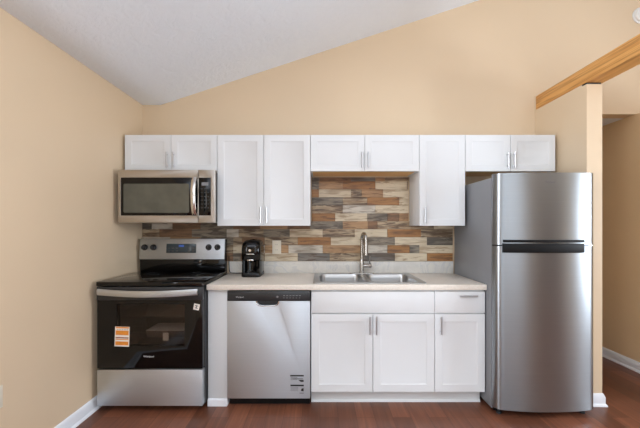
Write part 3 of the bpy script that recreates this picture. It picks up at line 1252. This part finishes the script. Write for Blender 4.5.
# ------------------------------------------------------------------ coffee maker
kx0, kx1, kyb, kyf = -0.666, -0.504, -0.035, -0.292
kc = (kx0 + kx1) / 2
t = thing('coffee_maker', (kc, -0.15, 0.905), 'glossy black single-serve coffee maker on the counter beside the range', 'coffee maker')
mb = MB()
mb.prism(rrect(kx0, kx1, kyf, kyb, 0.04, 6), 'z', 0.906, 0.935, bev=0.004)
mb.build('base', 'black_plastic', t)
mb = MB()
cf = kyf + 0.016
u_plan = [(kx0 + 0.002, kyb - 0.03), (kx0 + 0.010, kyb - 0.008), (kx0 + 0.032, kyb - 0.001), (kx1 - 0.032, kyb - 0.001), (kx1 - 0.010, kyb - 0.008), (kx1 - 0.002, kyb - 0.03),
          (kx1 - 0.002, cf + 0.03), (kx1 - 0.008, cf + 0.008), (kx1 - 0.022, cf)]
u_plan += [(kc + x, cf + y) for x, y in ((0.050, 0.002), (0.044, 0.022), (0.034, 0.036), (0.015, 0.044), (-0.015, 0.044), (-0.034, 0.036), (-0.044, 0.022), (-0.050, 0.002))]
u_plan += [(kx0 + 0.022, cf), (kx0 + 0.008, cf + 0.008), (kx0 + 0.002, cf + 0.03)]
mb.prism(u_plan, 'z', 0.935, 1.06)
mb.build('column', 'black_gloss', t)
mb = MB()
# head: rounded in plan and domed on top
hb = bmesh.new()
rings = []
for ins, z in ((0.006, 1.045), (0.0, 1.052), (0.0, 1.13), (0.002, 1.16), (0.008, 1.188), (0.018, 1.206), (0.034, 1.216), (0.055, 1.219)):
    rings.append([hb.verts.new((x, y, z)) for x, y in rrect(kx0 + ins, kx1 - ins, kyf + ins * 1.3, kyb - ins * 0.6, 0.045, 8)])
k = len(rings[0])
for A, B in zip(rings, rings[1:]):
    for i in range(k):
        hb.faces.new((A[i], A[(i + 1) % k], B[(i + 1) % k], B[i]))
hb.faces.new(rings[0])
hb.faces.new(rings[-1])
bmesh.ops.recalc_face_normals(hb, faces=hb.faces[:])
mb._merge(hb)
hd = mb.build('brew_head', 'black_gloss', t, smooth=60)
mb = MB()
mb.tube([(kc - 0.034, kyf + 0.002, 1.098), (kc - 0.03, kyf - 0.006, 1.101), (kc, kyf - 0.010, 1.102), (kc + 0.03, kyf - 0.006, 1.101), (kc + 0.034, kyf + 0.002, 1.098)], 0.005, 10)
mb.build('lid_handle', 'chrome', hd)
mb = MB()
mb.lathe([(0, 0.0), (0.011, 0.0), (0.011, -0.004), (0, -0.005)], (kc - 0.002, kyf + 0.002, 1.13), 'y', 18)
mb.build('brew_button', 'chrome', hd)
mb = MB()
mb.box(kc - 0.026, kc + 0.026, kyf - 0.003, kyf + 0.004, 1.044, 1.056, 0.002)
mb.build('nozzle_trim', 'chrome', hd)
mb = MB()
mb.lathe([(0, 1.025), (0.010, 1.025), (0.016, 1.047), (0, 1.047)], (kc, -0.256, 0), 'z', 18)
mb.build('nozzle', 'black_plastic', hd)
mb = MB()
mb.prism(rrect(kx0 + 0.012, kx1 - 0.012, kyf + 0.012, -0.232, 0.02, 6), 'z', 0.935, 0.941, bev=0.0015)
mb.build('drip_tray', 'dark_grey', t)
mb = MB()
mb.tube([(kx0 + 0.03, kyb - 0.004, 0.915), (kx0 + 0.01, -0.030, 0.911), (kx0 - 0.03, -0.045, 0.909), (kx0 - 0.09, -0.055, 0.909), (kx0 - 0.13, -0.045, 0.909), (kx0 - 0.155, -0.030, 0.911), (kx0 - 0.165, -0.026, 0.93), (kx0 - 0.168, -0.026, 0.99), (kx0 - 0.168, -0.026, 1.06)], 0.0033, 8)
mb.build('power_cord', 'black_matte', t)

# ------------------------------------------------------------------ refrigerator
fx0, fx1 = 1.2275, 1.934
t = thing('refrigerator', ((fx0 + fx1) / 2, -0.38, 0), 'tall stainless steel top-freezer refrigerator with black handles', 'refrigerator')
mb = MB()
mb.box(fx0, fx1, -0.700, -0.03, 0.03, 1.682, 0.006)
mb.build('body', 'fridge_side', t)


def door_outline(extra=0.0, xa=None, xb=None):
    """plan of the bowed door front"""
    a, b = fx0 + 0.001, fx1 - 0.001
    xa = a if xa is None else xa
    xb = b if xb is None else xb
    m, h = (a + b) / 2, (b - a) / 2
    pts = []
    N = 36
    for i in range(N + 1):
        x = xa + (xb - xa) * i / N
        u = abs(x - m) / h
        y = -0.760 - 0.040 * (1 - u ** 2.2)
        if u > 0.90:
            y += 0.030 * ((u - 0.90) / 0.10) ** 2.0
        pts.append((x, y - extra))
    return pts


def bowed(z0, z1, bev=0.004, mat='steel_v', name='door', parent=None):
    mb = MB()
    o = door_outline()
    mb.prism(o + [(fx1 - 0.001, -0.708), (fx0 + 0.001, -0.708)], 'z', z0, z1, bev=0.0)
    return mb.build(name, mat, parent, smooth=35)


def grip(xa, xb, z0, z1, out, parent, mat='grip_black', name='handle'):
    mb = MB()
    o = door_outline(out, xa, xb)
    i = door_outline(-0.004, xa, xb)[::-1]
    mb.prism(o + i, 'z', z0, z1, bev=0.002)
    return mb.build(name, mat, parent, smooth=35)


mb = MB()
mb.box(fx0 + 0.008, fx1 - 0.008, -0.7085, -0.699, 0.07, 1.675)
mb.build('gasket', 'black_matte', t)
fz = bowed(1.203, 1.704, name='freezer_door', parent=t)
grip(1.274, 1.830, 1.2215, 1.2395, 0.010, fz)
rz = bowed(0.052, 1.194, name='refrigerator_door', parent=t)
grip(1.270, 1.828, 1.150, 1.2135, 0.012, rz)
text_part('logo', 'Whirlpool', 0.016, (1.585, -0.8012, 1.638), 'print_grey', fz)
mb = MB()
mb.box(fx1 - 0.075, fx1 - 0.014, -0.745, -0.70, 1.1945, 1.2025, 0.001)
mb.build('middle_hinge', 'handle_nickel', t)
mb = MB()
mb.box(fx1 - 0.10, fx1 - 0.02, -0.745, -0.62, 1.682, 1.698, 0.004)
mb.build('hinge_cover', 'dark_grey', t)
mb = MB()
mb.box(fx0 + 0.02, fx1 - 0.02, -0.70, -0.68, 0.012, 0.05, 0.002)
mb.build('kick_grille', 'black_plastic', t)
for x in (fx0 + 0.05, fx1 - 0.06):
    for y in (-0.71, -0.10):
        mb = MB()
        mb.lathe([(0.0, 0.0), (0.017, 0.0), (0.017, 0.012), (0.008, 0.016), (0.008, 0.045), (0.0, 0.045)], (x, y, 0), 'z', 14)
        mb.build('foot', 'dark_grey', t)
